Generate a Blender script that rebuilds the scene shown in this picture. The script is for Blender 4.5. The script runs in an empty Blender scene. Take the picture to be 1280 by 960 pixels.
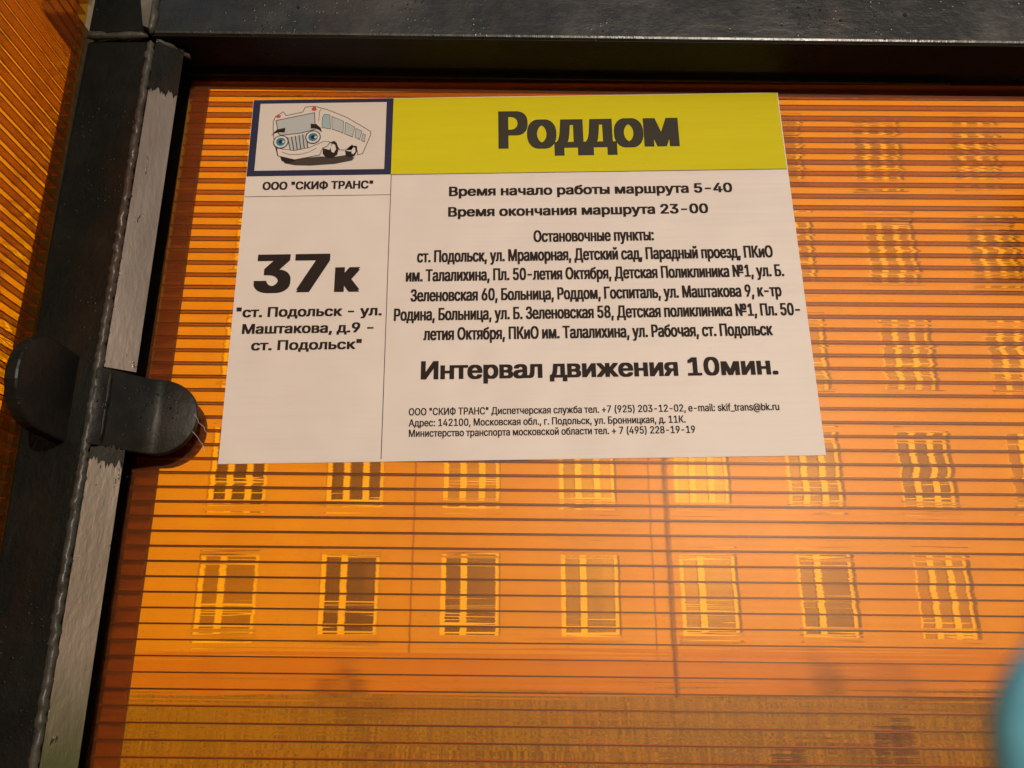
import bpy, bmesh, math, random
from mathutils import Vector, Matrix, Euler
random.seed(7)
R = math.radians
SC = bpy.context.scene
COL = SC.collection

# ------------------------------------------------------------ camera, sky, sun, exposure
EYE = 1.6
cd = bpy.data.cameras.new('camera')
cd.sensor_width = 36.0
cd.lens = 1050 / 1280 * 36
cd.clip_start = 0.005
cd.clip_end = 2000
cd.dof.use_dof = True
cd.dof.focus_distance = 0.60
cd.dof.aperture_fstop = 27.0
cam = bpy.data.objects.new('camera', cd)
COL.objects.link(cam)
cam.location = (0, 0, EYE)
cam.rotation_euler = (R(90 + 18.2), 0, R(0.28))
SC.camera = cam

SUN_AZ, SUN_EL = 15.0, 10.5            # degrees right of straight behind the camera, above the horizon
w = bpy.data.worlds.new('World'); SC.world = w; w.use_nodes = True
nt = w.node_tree
sky = nt.nodes.new('ShaderNodeTexSky'); sky.sky_type = 'NISHITA'; sky.sun_disc = False
sky.sun_elevation = R(SUN_EL); sky.sun_rotation = R(180 - SUN_AZ)
sky.air_density = 1.0; sky.dust_density = 2.0
bg = nt.nodes['Background']; bg.inputs['Strength'].default_value = 0.15
nt.links.new(sky.outputs[0], bg.inputs['Color'])
sl = bpy.data.lights.new('sun', 'SUN'); sl.energy = 2.6; sl.angle = R(0.6); sl.color = (1.0, 0.86, 0.72)
sun = bpy.data.objects.new('sun', sl); COL.objects.link(sun)
sd = Vector((math.sin(R(SUN_AZ)) * math.cos(R(SUN_EL)), -math.cos(R(SUN_AZ)) * math.cos(R(SUN_EL)), math.sin(R(SUN_EL))))
sun.rotation_euler = sd.to_track_quat('Z', 'Y').to_euler()
sun.location = (3, -8, 8)
SC.view_settings.view_transform = 'Standard'
SC.view_settings.look = 'None'
SC.view_settings.exposure = -0.15
SC.view_settings.gamma = 1.0
SC.cycles.transparent_max_bounces = 40
SC.cycles.max_bounces = 24
SC.cycles.transmission_bounces = 20
SC.cycles.glossy_bounces = 6
SC.cycles.sample_clamp_indirect = 4.0

# ------------------------------------------------------------ helpers
def link(name, me, mat=None, parent=None, loc=None, rot=None, kind=None, label=None):
    o = bpy.data.objects.new(name, me); COL.objects.link(o)
    if mat is not None and me is not None and not me.materials: me.materials.append(mat)
    if parent is not None: o.parent = parent
    if loc is not None: o.location = loc
    if rot is not None: o.rotation_euler = rot
    if kind: o['kind'] = kind
    if label: o['label'] = label
    return o

def thing(name, label, cat, loc=(0, 0, 0), rot=(0, 0, 0), group=None):
    o = bpy.data.objects.new(name, None); COL.objects.link(o)
    o.empty_display_size = 0.05
    o.location = loc; o.rotation_euler = rot
    o['label'] = label; o['category'] = cat
    if group: o['group'] = group
    return o

def to_mesh(bm, name='mesh', smooth=False):
    bmesh.ops.recalc_face_normals(bm, faces=bm.faces)
    me = bpy.data.meshes.new(name); bm.to_mesh(me); bm.free()
    if smooth:
        for p in me.polygons: p.use_smooth = True
    return me

def box(bm, x0, x1, y0, y1, z0, z1):
    r = bmesh.ops.create_cube(bm, size=1)
    vs = r['verts']
    for v in vs:
        v.co = Vector(((x0 + x1) / 2 + v.co.x * (x1 - x0), (y0 + y1) / 2 + v.co.y * (y1 - y0), (z0 + z1) / 2 + v.co.z * (z1 - z0)))
    return vs

def box_mesh(x0, x1, y0, y1, z0, z1, bev=0, seg=2):
    bm = bmesh.new(); box(bm, x0, x1, y0, y1, z0, z1)
    if bev: bmesh.ops.bevel(bm, geom=list(bm.edges), offset=bev, segments=seg, profile=0.5, affect='EDGES')
    return to_mesh(bm, smooth=False)

def prism(pts, depth, axis='y', bev=0):
    """closed outline (a,b) extruded along an axis from 0 to depth"""
    bm = bmesh.new()
    def P(a, b, d):
        return (a, d, b) if axis == 'y' else ((d, a, b) if axis == 'x' else (a, b, d))
    v0 = [bm.verts.new(P(a, b, 0)) for a, b in pts]
    v1 = [bm.verts.new(P(a, b, depth)) for a, b in pts]
    bm.faces.new(v0); bm.faces.new(v1[::-1])
    n = len(pts)
    for i in range(n):
        bm.faces.new((v0[i], v0[(i + 1) % n], v1[(i + 1) % n], v1[i]))
    bmesh.ops.recalc_face_normals(bm, faces=bm.faces)
    if bev:
        es = [e for e in bm.edges if len(e.link_faces) == 2 and e.calc_face_angle(0) > 0.7]
        bmesh.ops.bevel(bm, geom=es, offset=bev, segments=2, profile=0.5, affect='EDGES')
    return bm

def bead(p0, p1, r, seed=0, step=0.004, flat=1.0):
    """a lumpy weld bead between two points"""
    rnd = random.Random(seed)
    p0, p1 = Vector(p0), Vector(p1)
    d = p1 - p0; n = max(4, int(d.length / step)); ax = d.normalized()
    s = ax.cross(Vector((0, 0, 1)))
    if s.length < 0.1: s = ax.cross(Vector((0, 1, 0)))
    s.normalize(); t = ax.cross(s)
    bm = bmesh.new(); rings = []
    for i in range(n + 1):
        c = p0 + d * i / n + s * rnd.uniform(-.25, .25) * r + t * rnd.uniform(-.25, .25) * r
        rr = r * (rnd.uniform(.75, 1.2) if 0 < i < n else .25)
        rings.append([bm.verts.new(c + (s * math.cos(k * math.pi / 4) + t * flat * math.sin(k * math.pi / 4)) * rr) for k in range(8)])
    for a, b in zip(rings, rings[1:]):
        for k in range(8): bm.faces.new((a[k], a[(k + 1) % 8], b[(k + 1) % 8], b[k]))
    bm.faces.new(rings[0]); bm.faces.new(rings[-1])
    return to_mesh(bm, smooth=True)

# ------------------------------------------------------------ material helpers
class NT:
    def __init__(s, name):
        s.m = bpy.data.materials.new(name); s.m.use_nodes = True
        s.t = s.m.node_tree; s.t.nodes.clear()
        s.out = s.t.nodes.new('ShaderNodeOutputMaterial')
    def n(s, kind, **kw):
        nd = s.t.nodes.new(kind)
        for k, v in kw.items():
            if k in nd.inputs: s.set(nd.inputs[k], v)
            elif k.startswith('i') and k[1:].isdigit(): s.set(nd.inputs[int(k[1:])], v)
            else: setattr(nd, k, v)
        return nd
    def set(s, inp, v):
        if isinstance(v, bpy.types.NodeSocket): s.t.links.new(v, inp)
        elif isinstance(v, (tuple, list)) and len(v) == 3 and inp.type == 'RGBA': inp.default_value = (*v, 1)
        else: inp.default_value = v
    def coord(s, scale=(1, 1, 1), which='Object'):
        tc = s.n('ShaderNodeTexCoord'); mp = s.n('ShaderNodeMapping')
        s.t.links.new(tc.outputs[which], mp.inputs[0]); mp.inputs['Scale'].default_value = scale
        return mp.outputs[0]
    def noise(s, scale, vec=None, detail=4, rough=.6):
        nd = s.n('ShaderNodeTexNoise', Scale=scale, Detail=detail, Roughness=rough)
        if vec is not None: s.t.links.new(vec, nd.inputs['Vector'])
        return nd.outputs['Fac']
    def ramp(s, fac, stops):
        nd = s.n('ShaderNodeValToRGB'); s.t.links.new(fac, nd.inputs[0])
        e = nd.color_ramp.elements
        while len(e) < len(stops): e.new(.5)
        for k, (p, c) in zip(e, stops):
            k.position = p; k.color = (*c, 1) if isinstance(c, (tuple, list)) else (c, c, c, 1)
        return nd.outputs[0]
    def mixc(s, fac, a, b):
        nd = s.n('ShaderNodeMix', data_type='RGBA')
        s.set(nd.inputs[0], fac); s.set(nd.inputs[6], a); s.set(nd.inputs[7], b)
        return nd.outputs[2]
    def math(s, op, a, b=0.0):
        nd = s.n('ShaderNodeMath', operation=op); s.set(nd.inputs[0], a); s.set(nd.inputs[1], b)
        return nd.outputs[0]
    def bump(s, h, dist, strength=1.0, normal=None):
        nd = s.n('ShaderNodeBump', Strength=strength, Distance=dist); s.set(nd.inputs['Height'], h)
        if normal is not None: s.set(nd.inputs['Normal'], normal)
        return nd.outputs[0]
    def pbr(s, color, rough=.5, metal=0.0, normal=None, coat=0.0, **kw):
        p = s.n('ShaderNodeBsdfPrincipled')
        s.set(p.inputs['Base Color'], color); s.set(p.inputs['Roughness'], rough); s.set(p.inputs['Metallic'], metal)
        if normal is not None: s.set(p.inputs['Normal'], normal)
        if coat: p.inputs['Coat Weight'].default_value = coat; p.inputs['Coat Roughness'].default_value = .12
        for k, v in kw.items(): s.set(p.inputs[k], v)
        s.t.links.new(p.outputs[0], s.out.inputs[0]); return p
    def mixs(s, fac, a, b):
        nd = s.n('ShaderNodeMixShader'); s.set(nd.inputs[0], fac)
        s.t.links.new(a, nd.inputs[1]); s.t.links.new(b, nd.inputs[2]); return nd.outputs[0]
    def end(s, sh): s.t.links.new(sh, s.out.inputs[0])

def simple(name, col, rough=.6, metal=0, nscale=None, var=.15, bumpd=0):
    m = NT(name); c = col; nrm = None
    if nscale:
        f = m.noise(nscale, m.coord())
        c = m.mixc(m.ramp(f, [(.3, 0.0), (.7, 1.0)]), tuple(x * (1 - var) for x in col), tuple(min(1, x * (1 + var)) for x in col))
        if bumpd: nrm = m.bump(f, bumpd)
    m.pbr(c, rough, metal, nrm); return m.m

# painted steel: thick dark enamel, runs, pimples, grit and dust
def enamel(name, base, rough, dusty=.12, pimple=1.0, runs=(1, 1, .3), spec=.18, big_d=.0009):
    m = NT(name); co = m.coord()
    big = m.noise(28, m.coord(runs), 5)
    fine = m.noise(420, co, 4)
    mid = m.noise(130, co, 3)
    vo = m.n('ShaderNodeTexVoronoi', Scale=230.0); m.t.links.new(co, vo.inputs['Vector'])
    mask = m.noise(17, co, 2)
    pim = m.math('MULTIPLY', m.ramp(vo.outputs['Distance'], [(0.0, 1.0), (.24, 0.0)]), m.ramp(mask, [(.46, 0.0), (.66, 1.0)]))
    n1 = m.bump(big, big_d)
    n2 = m.bump(mid, .0004, 1, n1)
    n3 = m.bump(fine, .00009, 1, n2)
    n4 = m.bump(pim, .0007 * pimple, 1, n3)
    dust = m.ramp(m.noise(9, co, 6, .7), [(.45, 0.0), (.75, 1.0)])
    sp = m.ramp(m.noise(900, co, 2), [(.66, 0.0), (.72, 1.0)])
    fac = m.math('ADD', m.math('MULTIPLY', dust, dusty), m.math('MULTIPLY', sp, dusty * 1.3))
    base = m.mixc(m.ramp(m.noise(11, m.coord((1, 1, .35)), 4, .7), [(.52, 0.0), (.72, 1.0)]), base, (base[0] * 1.6 + .008, base[1] + .003, base[2]))
    c = m.mixc(fac, base, (.30, .24, .17))
    p = m.pbr(c, m.math('ADD', m.math('MULTIPLY', dust, .25), rough), 0, n4); p.inputs['Specular IOR Level'].default_value = spec
    return m.m

M = {}
M['post'] = enamel('dark_enamel', (.0045, .005, .004), .34, .015, spec=.1)
M['beam'] = enamel('dark_enamel_beam', (.011, .011, .008), .27, .07, 1.1, (.25, 1, 1), .5)
M['tab'] = enamel('dark_enamel_tab', (.007, .007, .0055), .4, .06, 1.8)
M['weld'] = enamel('weld_enamel', (.030, .030, .025), .28, .15, .5)
M['flange'] = simple('rear_flange_scatter_tone', (.11, .085, .06), .6, 0, 60, .3)  # black steel lightened: light scattered by the sheet is put into the colour
M['under'] = enamel('dark_enamel_under', (.007, .005, .004), .5, .03)

def bare():
    m = NT('bare_zinc'); co = m.coord()
    rp = m.noise(240, m.coord((1.0, 1.0, .35)), 3)
    gr = m.noise(24, m.coord((1, 1, .35)), 4)
    c = m.mixc(m.ramp(gr, [(.3, 0.0), (.7, 1.0)]), (.165, .130, .105), (.25, .20, .165))
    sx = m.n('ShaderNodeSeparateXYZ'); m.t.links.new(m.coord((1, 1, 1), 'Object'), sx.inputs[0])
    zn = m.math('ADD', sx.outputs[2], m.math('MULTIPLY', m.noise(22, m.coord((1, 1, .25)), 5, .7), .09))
    c = m.mixc(m.ramp(m.math('SUBTRACT', zn, 1.0), [(.585, 1.0), (.655, 0.0)]), c, (.075, .078, .030))  # green foot: reflection of the grass put into the colour
    pits = m.ramp(m.noise(150, m.coord((1, 1, .4)), 3, .7), [(.30, 1.0), (.335, 0.0)])
    c = m.mixc(pits, c, (.03, .025, .02))
    n = m.bump(rp, .00026, 1, m.bump(pits, .0003))
    m.pbr(c, .30, .5, n)
    return m.m
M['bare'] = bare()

# amber polycarbonate skins
def skin(name, tint, scat, scat_col, refr, rough=.14, fine=True):
    m = NT(name)
    # slight extrusion waviness: quick across the ribs, slow along them
    w1 = m.noise(1.0, m.coord((4, 3100, 400)), 1, .5)
    w2 = m.noise(1.0, m.coord((8, 2600, 120)), 1, .5)
    h = m.math('ADD', m.math('MULTIPLY', w1, .45), w2)
    nb = m.bump(h, .00012 if refr else .00013)
    dirt = m.ramp(m.noise(14, m.coord((1, 1, 1.5)), 6, .7), [(.38, 0.0), (.8, 1.0)])
    spk = m.ramp(m.noise(700, m.coord((.5, .5, 1)), 2), [(.68, 0.0), (.75, 1.0)])
    chan = m.ramp(m.noise(1.0, m.coord((2.2, 1, 97)), 3, .7), [(.42, 0.0), (.78, 1.0)])
    drops = m.ramp(m.noise(1.0, m.coord((70, 1, 45)), 4, .8), [(.62, 0.0), (.70, 1.0)])
    sc0 = m.math('ADD', m.math('MULTIPLY', chan, .055 if not refr else .03), m.math('MULTIPLY', drops, .03))
    sc = m.math('ADD', m.math('ADD', m.math('MULTIPLY', dirt, scat * .7), scat), m.math('ADD', m.math('MULTIPLY', spk, .16), sc0))
    if refr:
        tr = m.n('ShaderNodeBsdfRefraction', Roughness=.0, IOR=1.49); tr.inputs['Color'].default_value = (*tint, 1)
        m.set(tr.inputs['Normal'], nb)
    else:
        tr = m.n('ShaderNodeBsdfTransparent'); tr.inputs['Color'].default_value = (*tint, 1)
    df = m.n('ShaderNodeBsdfDiffuse'); df.inputs['Color'].default_value = (*scat_col, 1)
    tl = m.n('ShaderNodeBsdfTranslucent'); tl.inputs['Color'].default_value = (*scat_col, 1)
    s1 = m.mixs(.35, df.outputs[0], tl.outputs[0])
    s2 = m.mixs(sc, tr.outputs[0], s1)
    g1 = m.n('ShaderNodeBsdfGlossy', Roughness=.3); m.set(g1.inputs['Normal'], nb)
    g2 = m.n('ShaderNodeBsdfGlossy', Roughness=.40); m.set(g2.inputs['Normal'], nb)
    fr = m.n('ShaderNodeFresnel', IOR=1.49)
    fr.inputs['IOR'].default_value = 1.49
    geo = m.n('ShaderNodeNewGeometry')
    # the inside faces of a slab must not reflect totally at these thin skins
    fac = m.math('MULTIPLY', m.math('MINIMUM', m.math('MULTIPLY', fr.outputs[0], .5), .6), m.math('SUBTRACT', 1.0, geo.outputs['Backfacing']))
    m.end(m.mixs(fac, s2, m.mixs(.96, g1.outputs[0], g2.outputs[0])))
    return m.m
M['skin_front'] = skin('amber_skin_inner', (.985, .79, .20), .026, (.95, .28, .02), False, .11)
M['skin_back'] = skin('amber_skin_outer', (.985, .79, .20), .016, (.95, .28, .02), True, .1)

def rib_mat():
    m = NT('amber_rib')
    tr = m.n('ShaderNodeBsdfTransparent'); tr.inputs['Color'].default_value = (.98, .82, .50, 1)
    df = m.n('ShaderNodeBsdfDiffuse'); df.inputs['Color'].default_value = (.85, .38, .11, 1)
    gl = m.n('ShaderNodeBsdfGlossy', Roughness=.25); gl.inputs['Color'].default_value = (1, .55, .25, 1)
    a = m.mixs(.24, tr.outputs[0], df.outputs[0])
    fr = m.n('ShaderNodeFresnel', IOR=1.4)
    m.end(m.mixs(m.math('MINIMUM', fr.outputs[0], .35), a, gl.outputs[0]))
    return m.m
M['rib'] = rib_mat()
M['rib_edge'] = simple('amber_rib_edge', (.012, .002, .0006), .4)
M['sheet_end'] = simple('amber_cut_edge', (.45, .24, .09), .4)

# ------------------------------------------------------------ ground, road, pavement (the setting)
def ground_z(x, y):
    if y < 2.2: return -.12
    if y < 19: return -.12 + (y - 2.2) / 16.8 * .95
    return .83
def ground():
    bm = bmesh.new()
    ys = [-400, -120, -40, -8, 2.2, 4, 7, 10, 13, 16, 19, 30, 80, 400]; xs = [-400, -100, -40, -20, -8, 0, 8, 20, 40, 100, 400]
    g = [[bm.verts.new((x, y, ground_z(x, y))) for x in xs] for y in ys]
    for a, b in zip(g, g[1:]):
        for i in range(len(xs) - 1): bm.faces.new((a[i], a[i + 1], b[i + 1], b[i]))
    m = NT('lawn'); co = m.coord()
    f = m.ramp(m.noise(.55, m.coord((1, .35, 1)), 5, .65), [(.36, 0.0), (.64, 1.0)]); f2 = m.noise(30, co, 4, .8)
    c = m.mixc(f, (.38, .42, .04), (.52, .50, .08)); c = m.mixc(m.ramp(f2, [(.35, 0.0), (.65, .7)]), c, (.20, .27, .035))
    m.pbr(c, .85, 0, m.bump(f2, .05))
    link('ground', to_mesh(bm), m.m, kind='structure')
ground()
m = NT('asphalt'); co = m.coord(); f = m.noise(60, co, 5, .7); f2 = m.noise(.6, co, 4)
m.pbr(m.mixc(f2, m.mixc(f, (.04, .04, .04), (.075, .072, .07)), (.06, .057, .052)), .85, 0, m.bump(f, .01)); M['asphalt'] = m.m
m = NT('paving'); co = m.coord()
br = m.n('ShaderNodeTexNoise', Scale=14.0, Detail=6.0); f = m.noise(5, co, 6, .7)
m.pbr(m.mixc(f, (.20, .18, .16), (.30, .28, .25)), .9, 0, m.bump(m.noise(90, co, 3), .004)); M['paving'] = m.m
M['kerb'] = simple('kerb_concrete', (.34, .33, .31), .85, 0, 12, .2, .004)
link('road', box_mesh(-120, 120, -7.6, -3.35, -.3, -.105), M['asphalt'], kind='structure')
link('pavement', box_mesh(-120, 120, -3.2, 2.2, -.3, 0), M['paving'], kind='structure')
link('far_pavement', box_mesh(-120, 120, -9.0, -7.75, -.3, 0), M['paving'], kind='structure')
link('kerb', box_mesh(-120, 120, -3.35, -3.203, -.3, .02, .01), M['kerb'], kind='structure')
link('kerb', box_mesh(-120, 120, -7.747, -7.6, -.3, .02, .01), M['kerb'], kind='structure')
M['lane'] = simple('lane_paint', (.75, .75, .72), .7, 0, 8, .15)
for k in range(-8, 9):
    link('lane_marking', box_mesh(k * 6 - 1.5, k * 6 + 1.5, -5.55, -5.43, -.106, -.1), M['lane'], kind='structure')

# ------------------------------------------------------------ the building across the lawn
def building():
    D, PITCH = 20.0, 3.0
    root = thing('apartment_building', 'long pale plastered building with rows of white windows seen through the amber panel', 'building', (0, D, .7), (0, 0, R(2.2)))
    m = NT('pale_plaster'); co = m.coord(); f = m.noise(.5, m.coord((1, 1, .3)), 6, .7); f2 = m.noise(40, co, 4)
    m.pbr(m.mixc(m.ramp(f, [(.3, 0.0), (.75, 1.0)]), (.57, .44, .28), (.70, .56, .36)), .9, 0, m.bump(f2, .01)); plaster = m.m
    m = NT('plinth_plaster'); f = m.noise(.8, m.coord((1, 1, .5)), 6, .7)
    m.pbr(m.mixc(f, (.44, .25, .13), (.60, .40, .22)), .9, 0, m.bump(m.noise(30, m.coord(), 4), .01)); plinthm = m.m
    white = simple('window_white', (.86, .86, .80), .4, 0, 6, .06)
    def glassy(name, tr_, see):
        m = NT(name); g = m.noise(1.1, m.coord(), 2)
        t = m.n('ShaderNodeBsdfTransparent'); t.inputs['Color'].default_value = (*tr_, 1)
        d = m.n('ShaderNodeBsdfDiffuse'); m.set(d.inputs['Color'], m.mixc(g, (.08, .065, .035), (.26, .21, .12)) if see < .5 else m.mixc(g, (.30, .24, .13), (.52, .41, .25)))
        gl = m.n('ShaderNodeBsdfGlossy', Roughness=.3); fr = m.n('ShaderNodeFresnel', IOR=1.5)
        m.set(gl.inputs['Normal'], m.bump(m.noise(2.0, m.coord(), 2), .004))
        m.end(m.mixs(m.math('MINIMUM', fr.outputs[0], .8), m.mixs(see, t.outputs[0], d.outputs[0]), gl.outputs[0])); return m.m
    glasses = [glassy('window_glass', (.8, .8, .75), .35), glassy('window_glass_sky_pale', (.8, .78, .7), .8)]  # second one: sky reflection on the upper panes put into its colour
    sillm = simple('sill_metal', (.55, .50, .44), .5)
    roofm = simple('roof_felt', (.10, .09, .09), .9, 0, 3, .3)
    curt = simple('curtain_cloth', (.50, .46, .38), .9, 0, 5, .2)
    S = 2.80; C0 = 1.74; ncol = range(-11, 9); WW, WH = 1.38, 1.86
    e = EYE - .7                          # eye height in building coordinates
    bott = [e + .55 + r * PITCH for r in range(7)]
    x_lo, x_hi = C0 - 11.5 * S, C0 + 8.5 * S
    T = .45
    # wall: bands between the rows, piers between the windows
    bm = bmesh.new(); zp = e + .18
    prev = zp
    for r, b in enumerate(bott):
        box(bm, x_lo, x_hi, 0, T, prev, b)
        xs = [x_lo]
        for c in ncol: xs += [C0 + c * S - WW / 2, C0 + c * S + WW / 2]
        xs.append(x_hi)
        for i in range(0, len(xs), 2): box(bm, xs[i], xs[i + 1], 0, T, b, b + WH)
        prev = b + WH
    box(bm, x_lo, x_hi, 0, T, prev, prev + 1.3)
    top = prev + 1.3
    box(bm, x_lo, x_hi, T + 11, T + 11.4, -.5, top); box(bm, x_lo, x_lo + .4, T, T + 11, -.5, top); box(bm, x_hi - .4, x_hi, T, T + 11, -.5, top)
    link('wall', to_mesh(bm), plaster, root)
    link('plinth', box_mesh(x_lo - .05, x_hi + .05, -.06, T, -.9, zp), plinthm, root)
    link('cornice', box_mesh(x_lo - .3, x_hi + .3, -.35, T + 11.7, top, top + .3, .03), plaster, root)
    link('roof', box_mesh(x_lo - .1, x_hi + .1, -.1, T + 11.4, top + .3, top + .6), roofm, root)
    link('room_backing', box_mesh(x_lo + .5, x_hi - .5, T + 1.0, T + 1.1, 0, top - .1), simple('dim_room', (.16, .12, .08), .9), root)
    # windows
    fr_ = {}
    for kind in (0, 1):
        bm = bmesh.new(); j = .11
        box(bm, -WW / 2, -WW / 2 + j, .14, .22, 0, WH); box(bm, WW / 2 - j, WW / 2, .14, .22, 0, WH)
        box(bm, -WW / 2 + j, WW / 2 - j, .14, .22, 0, j); box(bm, -WW / 2 + j, WW / 2 - j, .14, .22, WH - j, WH)
        fr_[kind] = to_mesh(bm); fr_[kind].materials.append(white)
    mull = box_mesh(-.075, .075, .125, .225, .085, WH - .085); mull.materials.append(white)
    tran = box_mesh(-WW / 2 + .085, WW / 2 - .085, .13, .215, WH * .30, WH * .30 + .06); tran.materials.append(white)
    panes = []
    for gm in glasses:
        pn = box_mesh(-WW / 2 + .105, WW / 2 - .105, .165, .18, .105, WH - .105); pn.materials.append(gm); panes.append(pn)
    rw = random.Random(12)
    sill = box_mesh(-WW / 2 - .07, WW / 2 + .07, -.12, .138, -.05, -.002); sill.materials.append(sillm)
    bm = bmesh.new()
    n = 14
    vs = [(bm.verts.new((-WW / 2 + .1 + i * .03, .30 + .02 * math.sin(i * 1.9), .1)), bm.verts.new((-WW / 2 + .1 + i * .03, .30 + .02 * math.sin(i * 1.9 + .3), WH - .1))) for i in range(n)]
    for a, b in zip(vs, vs[1:]): bm.faces.new((a[0], b[0], b[1], a[1]))
    cm = to_mesh(bm, smooth=True); cm.materials.append(curt)
    for r, b in enumerate(bott):
        for c in ncol:
            x = C0 + c * S
            wn = link('window', fr_[0], None, root, (x, 0, b))
            link('pane', panes[1 if rw.random() < (.25 if r == 0 else .6 if r == 1 else .95) else 0], None, wn); link('sill', sill, None, wn)
            u = rw.random()
            if u < .35: link('curtain', cm, None, wn, (rw.uniform(0, .08), 0, 0))
            if u < .15 or u > .8: link('curtain', cm, None, wn, (.82 + rw.uniform(0, .08), 0, 0))
            two = (r % 2 == 1) if c < 3 else True
            if two:
                link('mullion', mull, None, wn, (-.22, 0, 0)); link('mullion', mull, None, wn, (.24, 0, 0))
            else:
                link('mullion', mull, None, wn, (-.16, 0, 0))
            if r > 1 or rw.random() < .5: link('transom', tran, None, wn)
    # rain pipe and lightning cable
    def tube(x, r, z0, z1, y):
        bm = bmesh.new(); bmesh.ops.create_cone(bm, segments=12, radius1=r, radius2=r, depth=z1 - z0, cap_ends=True)
        bmesh.ops.translate(bm, verts=bm.verts, vec=(x, y, (z0 + z1) / 2)); return to_mesh(bm, smooth=True)
    pm = simple('pipe_brown', (.48, .33, .22), .5)
    for x in (3.62, 3.62 + 5 * S, 3.62 - 6 * S):
        link('drainpipe', tube(x, .034, -.2, top - .1, -.16), pm, root)
    link('cable', tube(-2.42, .018, -.1, top - .1, -.025), pm, root)
    link('cable', tube(3.22, .012, -.1, top - .1, -.02), pm, root)
building()

# ------------------------------------------------------------ plants
def grass():
    rnd = random.Random(9); vs, fs = [], []
    for i in range(60000):
        y = 7 + 12.9 * rnd.random() ** .8; x = rnd.uniform(-.95 * y, .78 * y)
        if math.sin(x * 1.3 + y) + math.sin(y * 2.1 - x * .7) < -1.1 and rnd.random() < .6: continue
        h = rnd.uniform(.05, .16); a = rnd.uniform(0, 3.14); w_ = rnd.uniform(.010, .022); z = ground_z(x, y) - .01
        dx, dy = math.cos(a) * w_, math.sin(a) * w_; lx, ly = rnd.gauss(0, .03), rnd.gauss(0, .03)
        o = len(vs); vs += [(x - dx, y - dy, z), (x + dx, y + dy, z), (x + lx, y + ly, z + h)]; fs.append((o, o + 1, o + 2))
    me = bpy.data.meshes.new('grass'); me.from_pydata(vs, [], fs)
    m = NT('grass_blades'); co = m.coord(); f = m.noise(1.2, co, 4)
    c = m.mixc(f, (.38, .42, .045), (.56, .52, .085))
    d = m.n('ShaderNodeBsdfDiffuse'); m.set(d.inputs['Color'], c); t = m.n('ShaderNodeBsdfTranslucent'); m.set(t.inputs['Color'], c)
    m.end(m.mixs(.3, d.outputs[0], t.outputs[0]))
    link('grass', me, m.m, kind='stuff')
grass()
M['leaf'] = simple('leaf_green', (.055, .085, .022), .6, 0, 3, .5)
M['leaf2'] = simple('leaf_dull_green', (.12, .13, .045), .6, 0, 3, .5)
M['bark'] = simple('bark', (.12, .09, .065), .9, 0, 20, .4, .01)
def crown_mesh(h0, h1, rad, n, leaf, seed, clumps=26):
    rnd = random.Random(seed); bm = bmesh.new(); cs = []
    for i in range(clumps):
        a = rnd.uniform(0, 6.28); t = rnd.random(); rr = rad * math.sqrt(rnd.random()) * (1.1 - .55 * t)
        cs.append((Vector((math.cos(a) * rr, math.sin(a) * rr, h0 + (h1 - h0) * t)), rad * rnd.uniform(.16, .34)))
    for i in range(n):
        c, r = cs[rnd.randrange(clumps)]
        d = Vector((rnd.gauss(0, 1), rnd.gauss(0, 1), rnd.gauss(0, .8))); d.normalize()
        p = c + d * r * rnd.uniform(.55, 1.05)
        u = Vector((rnd.gauss(0, 1), rnd.gauss(0, 1), rnd.gauss(0, 1))).normalized(); v = u.orthogonal().normalized()
        s = leaf * rnd.uniform(.6, 1.3)
        q = [bm.verts.new(p + u * s * a + v * s * b) for a, b in ((-1, 0), (0, -.45), (1, 0), (0, .45))]
        bm.faces.new(q)
    return to_mesh(bm)
def trunk_mesh(h, r, rad, seed):
    rnd = random.Random(seed); bm = bmesh.new()
    def limb(p0, p1, r0, r1):
        d = p1 - p0; s = d.orthogonal().normalized(); t = d.normalized().cross(s); rings = []
        for i in range(5):
            c = p0 + d * i / 4 + Vector((rnd.uniform(-1, 1), rnd.uniform(-1, 1), 0)) * r0 * (.5 if 0 < i else 0); rr = r0 + (r1 - r0) * i / 4
            rings.append([bm.verts.new(c + (s * math.cos(k * 1.047) + t * math.sin(k * 1.047)) * rr) for k in range(6)])
        for a, b in zip(rings, rings[1:]):
            for k in range(6): bm.faces.new((a[k], a[(k + 1) % 6], b[(k + 1) % 6], b[k]))
    limb(Vector((0, 0, -.2)), Vector((0, 0, h * .72)), r, r * .35)
    for i in range(8):
        z = h * (.3 + .05 * i); a = i * 2.4
        limb(Vector((0, 0, z)), Vector((math.cos(a) * rad * .7, math.sin(a) * rad * .7, z + h * .22)), r * .32, r * .08)
    return to_mesh(bm, smooth=True)
def tree(x, y, h, rad, label, seed, n=2600, leaf=.11, mat='leaf'):
    t = thing('tree', label, 'tree', (x, y, -.12 if y < 2 else ground_z(x, y)), group='street trees across the road')
    link('trunk', trunk_mesh(h, .16, rad, seed), M['bark'], t)
    link('crown', crown_mesh(h * .34, h * .97, rad, n, leaf, seed), M[mat], t)
tree(22.5, -12.5, 9.5, 2.4, 'tallest leafy street tree across the road, at the far right end', 3, 4200)
tree(16.5, -13, 8.0, 2.6, 'smaller street tree across the road, right of the shelter', 4)
tree(-7.5, -14, 8.5, 2.6, 'tall leafy street tree across the road, left of the shelter', 5, 3600)
tree(-14.0, -14, 7.5, 2.8, 'bushy street tree across the road, far to the left', 6)
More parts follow.
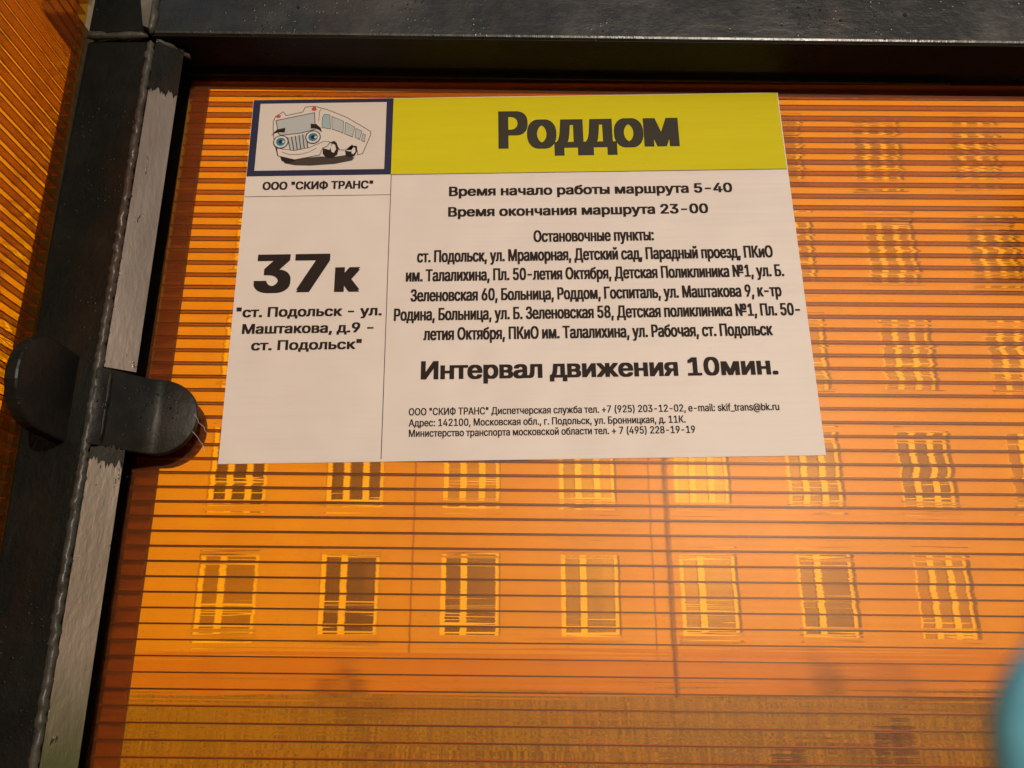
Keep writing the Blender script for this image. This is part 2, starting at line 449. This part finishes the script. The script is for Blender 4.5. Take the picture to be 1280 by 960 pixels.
def limb_mesh(pts, radii):
    bm = bmesh.new(); rings = []
    for i, (p, r) in enumerate(zip(pts, radii)):
        d = (Vector(pts[min(i + 1, len(pts) - 1)]) - Vector(pts[max(i - 1, 0)])).normalized(); a = d.orthogonal().normalized(); b = d.cross(a)
        if i and a.dot(pa) < 0: a, b = -a, -b
        pa = a
        rings.append([bm.verts.new(Vector(p) + (a * math.cos(k * .785) + b * math.sin(k * .785)) * r) for k in range(8)])
    for a, b in zip(rings, rings[1:]):
        for k in range(8): bm.faces.new((a[k], a[(k + 1) % 8], b[(k + 1) % 8], b[k]))
    bm.faces.new(rings[0]); bm.faces.new(rings[-1]); return to_mesh(bm, smooth=True)
def shadow_tree():  # unseen tree added so its limb throws a slanting shadow on the sheet
    t = thing('tree', 'added unseen young tree behind the viewer, its low limb casting a slanting shadow', 'tree', (2.035, -2.4, 0))
    link('trunk', limb_mesh([(0, 0, -.1), (.02, 0, 1.2), (-.02, .01, 2.4), (-.04, 0, 3.3), (0, .02, 4.3), (.03, 0, 5.2)], [.085, .07, .06, .05, .035, .015]), M['bark'], t)
    link('branch', limb_mesh([(-.03, 0, 3.25), (-.32, .10, 3.0), (-.62, .22, 2.74), (-.84, .30, 2.52), (-.95, .36, 2.41), (-.985, .39, 2.35)], [.040, .037, .036, .034, .026, .008]), M['bark'], t)
    link('crown', crown_mesh(3.9, 5.6, .9, 1500, .05, 31), M['leaf'], t)
shadow_tree()
def shrub(x, y, h, rad, label, seed):
    t = thing('shrub', label, 'shrub', (x, y, ground_z(x, y) - .05), group='shrubs at the foot of the building')
    link('trunk', trunk_mesh(h * .7, .03, rad * .5, seed), M['bark'], t)
    link('crown', crown_mesh(h * .15, h, rad, 900, .06, seed, 14), M['leaf2'], t)
shrub(2.8, 9.4, .42, .2, 'small round shrub on the lawn in the lower right of the panel', 11)
shrub(4.6, 11.0, .55, .28, 'wider shrub on the lawn behind the blurred blue thing', 12)
shrub(-12.5, 17.5, 1.3, .7, 'wide shrub on the lawn far to the left of the shelter', 13)

# ------------------------------------------------------------ unseen blocks added across the road to dim the sky mirrored in the plastic
def block(x0, x1, y, h, label, seed):
    root = thing('added_apartment_block', label, 'building', ((x0 + x1) / 2, y, -.12), group='added apartment blocks across the road')
    hw = (x1 - x0) / 2
    link('wall', box_mesh(-hw, hw, -11, 0, -.2, h), simple('added_block_plaster', (.30, .25, .20), .9, 0, .6, .15), root)
    link('roof', box_mesh(-hw - .3, hw + .3, -11.3, .3, h, h + .35), simple('added_block_roof', (.10, .09, .085), .9), root)
    pm = box_mesh(-.65, .65, -.02, .03, 0, 1.5); pm.materials.append(simple('added_block_glass', (.03, .03, .035), .1))
    fm = box_mesh(-.75, .75, -.03, .012, -.1, 1.6); fm.materials.append(simple('added_block_frame', (.6, .58, .54), .6))
    nx = int((2 * hw - 1) / 3.0)
    for r in range(int(h / 3)):
        for c in range(nx):
            wn = link('window', fm, None, root, (-hw + 2 + c * 3.0, .01, 1.1 + 3 * r)); link('pane', pm, None, wn)
block(-62, -14, -44, 12.0, 'long shaded apartment block added across the road, left of the low middle one', 1)
block(-12, 30, -47, 9.0, 'low shaded apartment block added across the road, straight behind the viewer', 2)
block(64, 95, -42, 12.0, 'shaded apartment block added across the road at the far right', 3)

# ------------------------------------------------------------ the bus shelter
shelter = thing('bus_shelter', 'bus shelter of black painted steel with amber ribbed plastic panels', 'bus shelter', (0, 0, 0))
def zz(h): return EYE + h

def panel(name, length, height, label):
    """twin-wall sheet: local x along ribs 0..length, local y depth 0 (room side) .. .008, local z 0..height"""
    o = thing(name, '', ''); del o['label']; del o['category']
    o['label'] = label; o.parent = shelter
    T = .008
    # room-side and outer skins
    link('inner_skin', box_mesh(0, length, 0, .0006, 0, height), M['skin_front'], o)
    link('outer_skin', box_mesh(0, length, T - .0006, T, 0, height), M['skin_back'], o)
    # ribs 10 mm apart, sharing one mesh
    bm = bmesh.new(); box(bm, 0.0004, length - .0004, .0009, T - .0009, -.00047, .00047)
    rm = to_mesh(bm); rm.materials.append(M['rib']); rm.materials.append(M['rib_edge'])
    for p in rm.polygons:
        if abs(p.normal.y) > .5: p.material_index = 1
    n = int(height / .01)
    for k in range(n + 1):
        z = .0012 + k * .01
        if z > height - .001: break
        link('rib', rm, None, o, (0, 0, z))
    return o

back = panel('back_panel', 1.20, 1.70, 'amber ribbed plastic sheet behind the route sign')
back.location = (-.2780, .564, zz(.452) - 1.70); back.rotation_euler = (0, R(.6), 0)
side = panel('side_panel', 1.10, 1.76, 'amber ribbed plastic sheet of the side wall at the left edge')
# local x runs along depth; local y (outward) runs to -X
side.rotation_euler = Euler((0, R(1.2), R(90)))
side.rotation_euler = (Matrix.Rotation(R(-1.6), 4, 'Y') @ Matrix.Rotation(R(90), 4, 'Z')).to_euler()
side.location = (-.3235 + .047, .5165 - 1.10, zz(.485) - 1.76)

# corner post: square tube with a folded bare strip beside it
link('post', box_mesh(-.3225, -.2725, .5175, .5675, 0, zz(.443), .0035, 3), M['post'], shelter)
link('post_head', box_mesh(-.3225, -.2755, .5165, .5665, zz(.4475), zz(.56), .003, 2), M['post'], shelter)
link('weld_bead', bead((-.3235, .5165, zz(.4455)), (-.276, .5165, zz(.4455)), .0032, 1), M['weld'], shelter)
link('weld_bead', bead((-.2725, .5180, .3), (-.2735, .5180, zz(.442)), .0030, 2, .003), M['weld'], shelter)
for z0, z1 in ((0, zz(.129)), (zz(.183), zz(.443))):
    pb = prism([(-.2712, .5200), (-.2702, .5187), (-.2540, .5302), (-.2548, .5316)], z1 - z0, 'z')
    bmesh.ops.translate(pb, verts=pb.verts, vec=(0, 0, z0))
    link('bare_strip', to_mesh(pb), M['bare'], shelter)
# paint slopped over the strip at its head and beside the clamp, with ragged ends
def slop(z0, z1, seed):
    rnd = random.Random(seed); n = 22; pts = []
    for i in range(n + 1): pts.append((i / n, z0 + rnd.uniform(-.005, .004) * (1 if i % 2 else .3)))
    for i in range(n, -1, -1): pts.append((i / n, z1 + rnd.uniform(-.001, .002)))
    a, b = Vector((-.2706, .5186)), Vector((-.2538, .5303)); nn = Vector((.0003, -.00042))
    bm = bmesh.new(); v = []; v2 = []
    for s, z in pts:
        p = a + (b - a) * s
        v.append(bm.verts.new((p.x + nn.x, p.y + nn.y, z))); v2.append(bm.verts.new((p.x - nn.x * .5, p.y - nn.y * .5, z)))
    bm.faces.new(v)
    for i in range(len(v)): bm.faces.new((v[i], v[(i + 1) % len(v)], v2[(i + 1) % len(v)], v2[i]))
    return to_mesh(bm)
link('paint_patch', slop(zz(.402), zz(.4425), 4), M['post'], shelter)
link('paint_patch', slop(zz(.120), zz(.1295), 5), M['tab'], shelter)
# angle irons behind the sheet that it rests against
link('rear_flange', box_mesh(-.300, -.2655, .5735, .5785, 0, zz(.47)), M['under'], shelter)
link('rear_flange', box_mesh(-.2654, -.2505, .5745, .5785, 0, zz(.47)), M['flange'], shelter)
link('rear_flange', box_mesh(-.3385, -.3355, .527, .5765, 0, zz(.47)), M['flange'], shelter)

# cross beam
beam_root = Matrix.Rotation(R(1.1), 4, 'Y')
def beam_obj(name, me, mat, x=-.2745, y=.5165, z=zz(.4475)):
    o = link(name, me, mat, shelter, (x, y, z), (0, R(1.1), 0)); return o
beam_obj('beam', box_mesh(0, 1.24, 0, .0335, 0, .06, .003, 3), M['beam'])
beam_obj('rear_flange', box_mesh(-.03, 1.24, .0585, .0625, -.0015, .06), M['flange'])
beam_obj('added_matte_plate', box_mesh(.001, 1.24, .0012, .0334, -.0008, -.0002), M['under'])  # added matte plate, keeps the sign's reflection off the beam's underside
beam_obj('pale_gap_strip', box_mesh(.012, .62, .0440, .0460, -.0010, .010), M['bare'])  # added strip standing for the pale outside seen through the gap
beam_obj('soffit_plate', box_mesh(.0, 1.24, .0340, .0430, .0035, .06), M['under'])
link('weld_bead', bead((-.2745, .5160, zz(.4475)), (-.2745, .5150, zz(.51)), .0038, 7, .0035), M['weld'], shelter)
link('weld_bead', bead((-.2700, .5185, zz(.4445)), (-.2505, .5370, zz(.4415)), .0022, 8, .003), M['weld'], shelter)
# bolts and drilled holes on the beam
def disc(r, d, seg=14):
    bm = bmesh.new(); bmesh.ops.create_cone(bm, segments=seg, radius1=r, radius2=r * .85, depth=d, cap_ends=True)
    bmesh.ops.rotate(bm, verts=bm.verts, cent=(0, 0, 0), matrix=Matrix.Rotation(R(90), 3, 'X')); return to_mesh(bm, smooth=False)
for x, h, r in ((.245, .4575, .0013), (.294, .4625, .0017), (.2, .4530, .001), (-.165, .4715, .0013)):
    beam_obj('drilled_hole', disc(r, .0006), M['under'], x, .5163, zz(h))
# plate and brace above the corner
link('corner_plate', to_mesh(prism([(-.296, .535), (-.2785, .451), (-.2745, .449), (-.2745, .535)], .004), smooth=False), simple('grey_olive_paint', (.085, .075, .055), .5, 0, 60, .3, .001), shelter, (0, .5115, EYE))
link('side_rail', box_mesh(-.3760, -.3340, -.58, .5115, zz(.512), zz(.56), .003), M['post'], shelter)
link('fascia', box_mesh(-.372, -.346, .53, .60, zz(.480), zz(.60), .003), simple('pale_fascia', (.46, .39, .30), .6, 0, 60, .2), shelter)
# far post, roof frame
link('post', box_mesh(.93, .98, .5175, .5675, 0, zz(.443), .0035, 3), M['post'], shelter)
link('post', box_mesh(-.3225, -.2725, -.63, -.58, 0, zz(.56), .0035, 3), M['post'], shelter)

# clamps: rounded plates holding the sheets
def tab_right():
    H = .0260; th = .0055
    cols = []
    for i in range(15):
        t = i / 14; q = t * t * (3 - 2 * t)
        cols.append((-.2735 + .0320 * t, .5150 + .0290 * (.35 * t + .65 * q), H))
    cx = -.2415
    for k in range(1, 13):
        a = k / 12 * math.pi / 2
        cols.append((cx + math.sin(a) * H, .5440 + .0008 * math.sin(a), max(H * math.cos(a), .0006)))
    bm = bmesh.new(); F = []; B = []
    for x, y, h in cols:
        F.append((bm.verts.new((x, y, h)), bm.verts.new((x, y, -h)))); B.append((bm.verts.new((x, y + th, h)), bm.verts.new((x, y + th, -h))))
    for i in range(len(cols) - 1):
        bm.faces.new((F[i][0], F[i][1], F[i + 1][1], F[i + 1][0])); bm.faces.new((B[i][0], B[i + 1][0], B[i + 1][1], B[i][1]))
        bm.faces.new((F[i][0], F[i + 1][0], B[i + 1][0], B[i][0])); bm.faces.new((F[i][1], B[i][1], B[i + 1][1], F[i + 1][1]))
    bm.faces.new((F[-1][0], F[-1][1], B[-1][1], B[-1][0])); bm.faces.new((F[0][0], B[0][0], B[0][1], F[0][1]))
    bmesh.ops.recalc_face_normals(bm, faces=bm.faces)
    es = [e for e in bm.edges if len(e.link_faces) == 2 and e.calc_face_angle(0) > 1.0]
    bmesh.ops.bevel(bm, geom=es, offset=.0012, segments=2, profile=.5, affect='EDGES')
    me = to_mesh(bm, smooth=True); me.set_sharp_from_angle(angle=.7); return me
link('clamp', tab_right(), M['tab'], shelter, (0, 0, zz(.1560)), label='rounded black clamp reaching over the back panel')
def stadium(L, H, th, bev=.0012):
    pts = [(0, -H), (0, H)]
    for k in range(0, 17):
        a = math.pi / 2 - k / 16 * math.pi
        pts.append((L - H + math.cos(a) * H, math.sin(a) * H))
    return to_mesh(prism(pts, th, 'y', bev))
# mate of the right clamp on the outer side of the sheet
link('clamp', stadium(.0610, .0265, .005), M['under'], shelter, (-.281, .5750, zz(.1545)), label='outer clamp plate, dim through the amber sheet')
# left clamp: plate standing in the side wall's plane, rounded end towards the room
o = link('clamp', stadium(.060, .0295, .0090, .0018), M['tab'], shelter, (-.2955, .5195, zz(.1610)), (0, 0, R(-92)), label='rounded black clamp reaching over the side panel')
link('weld_bead', bead((-.2960, .5160, zz(.1335)), (-.2950, .5160, zz(.1885)), .0012, 21, .004), M['tab'], shelter)
link('weld_bead', bead((-.2640, .5165, zz(.1325)), (-.2640, .5165, zz(.1800)), .0010, 22, .004), M['tab'], shelter)

# cobweb threads round the clamp
def thread(pts, r=.00012):
    cu = bpy.data.curves.new('thread', 'CURVE'); cu.dimensions = '3D'; cu.bevel_depth = r; cu.bevel_resolution = 1
    s = cu.splines.new('POLY'); s.points.add(len(pts) - 1)
    for p, q in zip(s.points, pts): p.co = (*q, 1)
    t = bpy.data.objects.new('tmp', cu); COL.objects.link(t)
    me = bpy.data.meshes.new_from_object(t.evaluated_get(bpy.context.evaluated_depsgraph_get()))
    bpy.data.objects.remove(t); return me
webm = simple('cobweb_grey', (.55, .5, .42), .7)
rnd = random.Random(3)
cb = thing('cobweb', 'thin torn cobweb threads caught on the rounded clamp', 'cobweb', (-.2165, .55, zz(.145)))
for k in range(2):
    a = Vector((.001, -.008, .012 - k * .012)); pts = []
    for i in range(7): pts.append(tuple(a + Vector((.0012 * i, .001 * i, -.002 * i)) + Vector([rnd.uniform(-.001, .001) for _ in range(3)])))
    link('thread', thread(pts), webm, cb)

# ------------------------------------------------------------ the route sign
def sign():
    W, Hh = .4168, .2955
    k = .4168 / 420
    root = thing('route_sign', 'white paper bus route sign with a yellow header, stuck on the amber panel', 'sign', (-.2083, .5632, zz(.4232)), (0, R(-.78), 0))
    m = NT('sign_paper'); co = m.coord()
    f = m.noise(1.0, m.coord((6, 6, 90)), 4, .6); g = m.noise(6, co, 3)
    c = m.mixc(f, (.575, .500, .462), (.615, .535, .500))
    m.pbr(m.mixc(m.math('MULTIPLY', g, .35), c, (.57, .49, .41)), .5, 0, m.bump(m.noise(11, co, 2), .004, 1, m.bump(m.noise(1.0, m.coord((5, 5, 100)), 2), .0005))); paper = m.m
    link('sheet', box_mesh(0, W, 0, .0006, -Hh, 0), paper, root)
    def ink(name, col, var=.08):
        m = NT(name); f = m.noise(1.0, m.coord((6, 6, 90)), 4)
        p = m.pbr(m.mixc(f, tuple(x * (1 - var) for x in col), tuple(min(1, x * (1 + var)) for x in col)), .6, 0, m.bump(m.noise(1.0, m.coord((5, 5, 100)), 2), .0005)); p.inputs['Specular IOR Level'].default_value = .12; return m.m
    black = ink('print_black', (.018, .010, .008)); yellow = ink('print_yellow', (.52, .45, .004)); navy = ink('print_navy', (.022, .022, .055))
    grey = ink('print_grey_line', (.10, .09, .08)); lgrey = ink('print_light_grey', (.36, .37, .37)); wht = ink('print_white', (.55, .48, .435), .02)
    blue = ink('print_blue', (.02, .16, .28)); red = ink('print_red', (.45, .05, .04)); brown = ink('print_brown_black', (.05, .035, .03)); teal = ink('print_blue_grey', (.27, .34, .36))
    lay = [0]
    def poly(name, pts, mat, z, par=root, th=.00004):
        """a printed shape: outline in millimetres from the sign's upper left corner"""
        bm = bmesh.new(); y = -.00010 - z * .00006
        a = [bm.verts.new((u * k, y, -v * k)) for u, v in pts]
        bm.faces.new(a)
        bmesh.ops.triangulate(bm, faces=bm.faces)
        return link(name, to_mesh(bm), mat, par)
    def rect(name, u0, u1, v0, v1, mat, z, par=root): return poly(name, [(u0, v0), (u1, v0), (u1, v1), (u0, v1)], mat, z, par)
    rect('header_band', 112.3, 419.3, .5, 70.2, yellow, 1)
    rect('ruled_line', 112.3, 419.3, 70.2, 70.7, grey, 2)
    rect('ruled_line', 112.3, 112.9, 70.2, 296, grey, 2)
    rect('ruled_line', .4, 112.3, 87.9, 88.3, grey, 2)
    # the logo: navy frame and cartoon bus
    logo = link('logo', None, None, root)
    poly('logo_frame', [(.3, .2), (112.3, .2), (112.3, 70.2), (.3, 70.2)], navy, 1, logo)
    poly('logo_field', [(6, 3.8), (106.9, 3.8), (106.9, 65.3), (6, 65.3)], wht, 2, logo)
    def stroke(name, pts, w_, z, mat=black, closed=False):
        bm = bmesh.new(); y = -.00010 - z * .00006; n = len(pts)
        segs = [(i, i + 1) for i in range(n - 1)] + ([(n - 1, 0)] if closed else [])
        for i, (p, q) in enumerate(segs):
            a, b = Vector(pts[p]), Vector(pts[q]); d = (b - a)
            if d.length < 1e-6: continue
            d.normalize(); s = Vector((-d.y, d.x)) * w_ / 2; a = a - d * w_ * .35; b = b + d * w_ * .35
            yy = y - (i % 3) * 4e-6
            bm.faces.new([bm.verts.new((c.x * k, yy, -c.y * k)) for c in (a + s, b + s, b - s, a - s)])
        return link(name, to_mesh(bm), mat, logo)
    B = {
     'body':[(17.4,20.8),(18.8,16.2),(24.9,11.8),(27.3,15.4),(40.3,12.3),(42.0,7.7),(49.5,6.9),(59.6,10.2),(75.9,18.0),(95.0,31.1),(95.3,34.3),(89.6,51.3),(85.8,52.4),(85.1,47.9),(81.0,43.3),(76.3,47.8),(71.4,47.7),(67.1,39.7),(63.7,40.8),(58.1,45.9),(36.8,56.3),(22.9,51.7),(22.2,44.9),(19.6,40.4),(18.0,28.9)],
     'shadow':[(24.8,51.7),(36.7,55.2),(58.0,53.2),(63.9,54.4),(76.5,52.3),(83.4,54.6),(81.6,57.4),(68.1,60.3),(48.8,61.5),(37.1,61.0),(29.2,59.1)],
     'windscreen':[(19.6,19.9),(49.8,13.0),(51.3,28.7),(39.1,32.0),(24.5,33.6),(22.2,31.8)],
     'w1':[(56.2,17.8),(57.8,14.5),(62.1,15.3),(63.3,28.5),(56.4,27.0)],
     'w2':[(63.7,16.7),(73.3,21.4),(73.4,32.4),(64.5,28.5)],
     'w3':[(74.9,22.4),(82.4,27.1),(81.1,36.2),(74.8,33.2)],
     'w4':[(83.4,28.2),(88.3,31.0),(86.6,38.6),(83.0,36.2)],
     'w5':[(89.2,33.1),(91.2,34.3),(90.7,40.9),(88.1,39.5)],
     'brow1':[(17.1,34.1),(18.9,31.2),(21.2,28.7),(27.5,27.0),(27.5,31.1),(22.3,30.7),(19.4,31.8)],
     'brow2':[(47.5,23.7),(52.0,24.1),(55.6,27.6),(56.8,31.6),(54.7,29.3),(51.2,27.5),(47.7,27.8)],
     'grille':[(30.0,35.9),(44.6,32.6),(46.4,45.7),(32.8,47.3)],
     'bumper':[(22.2,45.5),(36.2,47.9),(47.8,45.2),(59.2,39.6),(63.7,40.6),(61.4,44.2),(58.1,45.9),(56.0,52.1),(36.8,56.1),(23.4,52.3)],
     'tyref':[(24.8,51.7),(37.2,54.7),(36.9,57.5),(31.2,59.1),(26.6,56.8)],
     'tyre1':[(58.1,45.9),(63.6,47.6),(65.6,39.7),(68.6,40.9),(70.8,46.6),(69.7,52.2),(65.9,55.0),(61.0,54.4),(58.4,51.0)],
     'tyre2':[(75.8,48.3),(80.3,49.5),(82.5,43.9),(84.9,44.5),(85.3,49.0),(83.4,53.5),(79.5,54.6),(76.5,52.8)],
     'hub1':[(64.2,45.4),(65.7,42.0),(67.7,43.1),(68.6,47.1),(67.1,50.5),(65.1,49.3)],
     'hub2':[(80.7,48.4),(82.0,45.6),(83.5,46.1),(84.0,49.5),(82.5,52.0),(81.1,51.2)],
     'lamp1':[(19.3,16.2),(21.2,14.8),(23.2,15.1),(22.8,17.2),(20.4,17.4)],
     'lamp2':[(47.1,9.3),(48.5,7.4),(50.7,7.9),(51.4,10.7),(49.5,11.4),(47.5,10.9)],
    }
    poly('printed_shadow', B['shadow'], brown, 3, logo)
    poly('printed_bus_body', B['body'], wht, 4, logo); stroke('printed_outline', B['body'], .55, 5, brown, True)
    poly('printed_windscreen', B['windscreen'], lgrey, 6, logo); stroke('printed_outline', B['windscreen'], .6, 7, brown, True)
    for q in ('w1', 'w2', 'w3', 'w4', 'w5'):
        poly('printed_window', B[q], teal if q == 'w1' else lgrey, 6, logo); stroke('printed_outline', B[q], .4, 7, brown, True)
    for q in ('tyref', 'tyre1', 'tyre2'): poly('printed_tyre', B[q], black, 6, logo)
    for q in ('hub1', 'hub2'): poly('printed_hub', B[q], wht, 7, logo)
    poly('printed_bumper', B['bumper'], wht, 7, logo); stroke('printed_outline', B['bumper'], .45, 8, brown, True)
    stroke('printed_outline', [(26.1, 48.9), (32.6, 51.5), (40.4, 51.5), (48.0, 49.2), (53.2, 45.8)], .4, 9, brown)
    stroke('printed_outline', [(55.1, 9.8), (53.7, 11.9), (53.5, 21.2)], .4, 9, brown)
    poly('printed_grille', B['grille'], lgrey, 8, logo)
    for i in range(6):
        t = i / 5; a = Vector((30.0, 35.9)).lerp(Vector((44.6, 32.6)), t); b = Vector((32.8, 47.3)).lerp(Vector((46.4, 45.7)), t)
        stroke('printed_outline', [tuple(a), tuple(b)], .75, 9, brown)
    def circ(cx, cy, r, n=22): return [(cx + math.cos(i * 2 * math.pi / n) * r, cy + math.sin(i * 2 * math.pi / n) * r) for i in range(n)]
    for cx, cy in ((24.9, 39.8), (50.0, 35.9)):
        poly('printed_headlamp', circ(cx, cy, 6.1), brown, 10, logo); poly('printed_headlamp', circ(cx, cy, 5.3), wht, 11, logo)
        poly('printed_headlamp', circ(cx, cy, 3.7), blue, 12, logo); poly('printed_headlamp', circ(cx, cy, 1.7), black, 13, logo); poly('printed_headlamp', circ(cx + 2, cy + .2, 1.0), wht, 14, logo)
    poly('printed_brow', B['brow1'], black, 15, logo); poly('printed_brow', B['brow2'], black, 15, logo)
    poly('printed_lamp', B['lamp1'], red, 7, logo); poly('printed_lamp', B['lamp2'], red, 7, logo)
    # lettering
    dg = bpy.context.evaluated_depsgraph_get
    try:
        face = bpy.data.fonts.load(bpy.utils.system_resource('DATAFILES', path='fonts') + '/Inter.woff2')
    except Exception:
        face = None
    from mathutils.geometry import delaunay_2d_cdt
    def fill_loops(me):
        """fill glyph outlines by winding number: contours of one letter may overlap"""
        nb = {}
        for e in me.edges:
            i, j = e.vertices; nb.setdefault(i, []).append(j); nb.setdefault(j, []).append(i)
        seen, loops = set(), []
        for st in sorted(nb):
            if st in seen: continue
            lp = [st]; seen.add(st); cur = st
            while True:
                nx = [q for q in nb[cur] if q not in seen]
                if not nx: break
                cur = min(nx); seen.add(cur); lp.append(cur)
            pts = []
            for i in lp:
                c = me.vertices[i].co
                if not pts or abs(c.x - pts[-1][0]) + abs(c.y - pts[-1][1]) > 1e-3: pts.append((c.x, c.y))
            if len(pts) > 2: loops.append(pts)
        loops.sort(key=lambda l: min(p[0] for p in l))
        groups, hi = [], -1e9
        for l in loops:
            if min(p[0] for p in l) > hi: groups.append([])
            groups[-1].append(l); hi = max(hi, max(p[0] for p in l))
        vs, fs = [], []
        for g in groups:
            pv, pe = [], []
            for l in g:
                o = len(pv); pv += [Vector(p) for p in l]; pe += [(o + i, o + (i + 1) % len(l)) for i in range(len(l))]
            ov, oe, of = delaunay_2d_cdt(pv, pe, [], 0, 1e-4)[:3]
            segs = [(pv[i].x, pv[i].y, pv[j].x, pv[j].y) for i, j in pe]
            o = len(vs); vs += [(p.x, p.y) for p in ov]
            for f in of:
                cx = sum(ov[i].x for i in f) / len(f); cy = sum(ov[i].y for i in f) / len(f); wn = 0
                for x1, y1, x2, y2 in segs:
                    if (y1 > cy) != (y2 > cy) and cx < (x2 - x1) * (cy - y1) / (y2 - y1) + x1: wn += 1 if y2 > y1 else -1
                if wn: fs.append(tuple(o + i for i in f))
        return vs, fs
    def text(s, u0, u1, v, cap, bold, mat=black):
        cu = bpy.data.curves.new('t', 'FONT'); cu.body = s; cu.size = 40.0; cu.fill_mode = 'NONE'; cu.resolution_u = 3
        if face: cu.font = face
        t = bpy.data.objects.new('t', cu); COL.objects.link(t)
        bpy.context.view_layer.update()
        me = bpy.data.meshes.new_from_object(t.evaluated_get(dg()))
        bpy.data.objects.remove(t)
        base, polys = fill_loops(me)
        xs = [x for x, y in base]; a, b = min(xs), max(xs)
        e = bold * cap                                  # heavier strokes: the face laid down several times, a hair apart
        f = (u1 - u0 - 2 * e) / (b - a); sy = (cap - e * .8) / CAP
        shifts = [(0, 0)] if not bold else [(-1, -.4), (1, -.4), (-1, .4), (1, .4), (0, -.4), (0, .4), (-.5, 0), (.5, 0)]
        vs, fs = [], []
        for i, (dx, dy) in enumerate(shifts):
            o = len(vs)
            vs += [((u0 + e + dx * e + (x - a) * f) * k, -.00022 - i * 3e-6, -(v - y * sy - (.4 + dy) * e) * k) for x, y in base]
            fs += [tuple(o + j for j in p) for p in polys]
        bpy.data.meshes.remove(me)
        me = bpy.data.meshes.new('text_line'); me.from_pydata(vs, [], fs); me.materials.append(mat)
        return link('text_line', me, mat, root)
    cu = bpy.data.curves.new('t', 'FONT'); cu.body = 'Н'; cu.size = 40.0; cu.fill_mode = 'NONE'
    if face: cu.font = face
    t = bpy.data.objects.new('t', cu); COL.objects.link(t); bpy.context.view_layer.update()
    me = bpy.data.meshes.new_from_object(t.evaluated_get(dg())); bpy.data.objects.remove(t)
    CAP = max(q.co.y for q in me.vertices)
    hd = ink('print_header_black', (.035, .030, .022))
    text('Роддом', 195.9, 338.0, 48.7, 34.5, 0.065, hd)
    text('Время начало работы маршрута 5-40', 157.5, 375.3, 90.2, 8.3, 0.062)
    text('Время окончания маршрута 23-00', 157.0, 355.3, 108.0, 8.3, 0.062)
    text('Остановочные пункты:', 221.6, 312.4, 130.5, 9.8, 0.045)
    text('ст. Подольск, ул. Мраморная, Детский сад, Парадный проезд, ПКиО', 134.1, 400.4, 146.1, 10.0, 0.045)
    text('им. Талалихина, Пл. 50-летия Октября, Детская Поликлиника №1, ул. Б.', 126.1, 406.9, 161.7, 9.9, 0.045)
    text('Зеленовская 60, Больница, Роддом, Госпиталь, ул. Маштакова 9, к-тр', 130.0, 403.3, 177.8, 9.8, 0.045)
    text('Родина, Больница, ул. Б. Зеленовская 58, Детская поликлиника №1, Пл. 50-', 118.2, 415.0, 193.0, 9.8, 0.045)
    text('летия Октября, ПКиО им. Талалихина, ул. Рабочая, ст. Подольск', 140.0, 393.4, 208.5, 9.8, 0.045)
    text('Интервал движения 10мин.', 138.8, 394.0, 238.4, 13.9, 0.062)
    text('ООО "СКИФ ТРАНС" Диспетчерская служба тел. +7 (925) 203-12-02, e-mail: skif_trans@bk.ru', 130.9, 391.6, 264.9, 5.3, 0.034)
    text('Адрес: 142100, Московская обл., г. Подольск, ул. Бронницкая, д. 11К.', 131.1, 325.1, 273.0, 5.3, 0.034)
    text('Министерство транспорта московской области тел. + 7 (495) 228-19-19', 131.3, 331.2, 280.5, 5.3, 0.034)
    text('ООО "СКИФ ТРАНС"', 13.5, 98.9, 82.4, 7.0, 0.062)
    text('37', 13.2, 69.1, 169.0, 31.3, 0.085)
    text('к', 73.3, 92.1, 169.2, 26.3, 0.085)
    text('"ст. Подольск - ул.', 2.5, 109.3, 188.4, 7.9, 0.062)
    text('Маштакова, д.9 -', 8.0, 103.7, 201.5, 7.8, 0.062)
    text('ст. Подольск"', 15.7, 95.6, 214.4, 7.7, 0.062)
    return root
sign()

# ------------------------------------------------------------ blurred blue thing of unknown kind close to the lens
def blob():
    r = .0046; base = Vector((.0215, .0285, -.040)); c0 = Vector((.0201, .0290, -.0031))
    t = thing('blue_blob', 'bright blue rounded thing of unknown kind, out of focus close to the lens', 'blob', (base.x, base.y, EYE + base.z))
    path = []
    for i in range(11):                     # domed end
        a = i / 10 * math.pi / 2
        path.append((c0 + Vector((0, 0, r * math.cos(a) * 1.02)), max(r * math.sin(a), .0002)))
    path += [(c0 + Vector((.0002, 0, -.006)), r * 1.01), (c0 + Vector((.0006, -.0002, -.016)), r * .97), (base, r * .9)]
    bm = bmesh.new(); rings = []
    for c, rr in path:
        rg = []
        for q in range(24):                 # flat shape with rounded edges, broad side across the view
            cx, sy_ = math.cos(q * .2618), math.sin(q * .2618)
            e1 = math.copysign(abs(cx) ** .55, cx) * rr; e2 = math.copysign(abs(sy_) ** .8, sy_) * rr * .35
            rg.append(bm.verts.new(c - base + Vector((.82 * e1 + .57 * e2, -.57 * e1 + .82 * e2, 0))))
        rings.append(rg)
    for a, b in zip(rings, rings[1:]):
        for q in range(24): bm.faces.new((a[q], a[(q + 1) % 24], b[(q + 1) % 24], b[q]))
    bm.faces.new(rings[0]); bm.faces.new(rings[-1])
    link('shell', to_mesh(bm, smooth=True), simple('blue_matte', (.20, .68, .95), .8, 0, 900, .12), t)
blob()
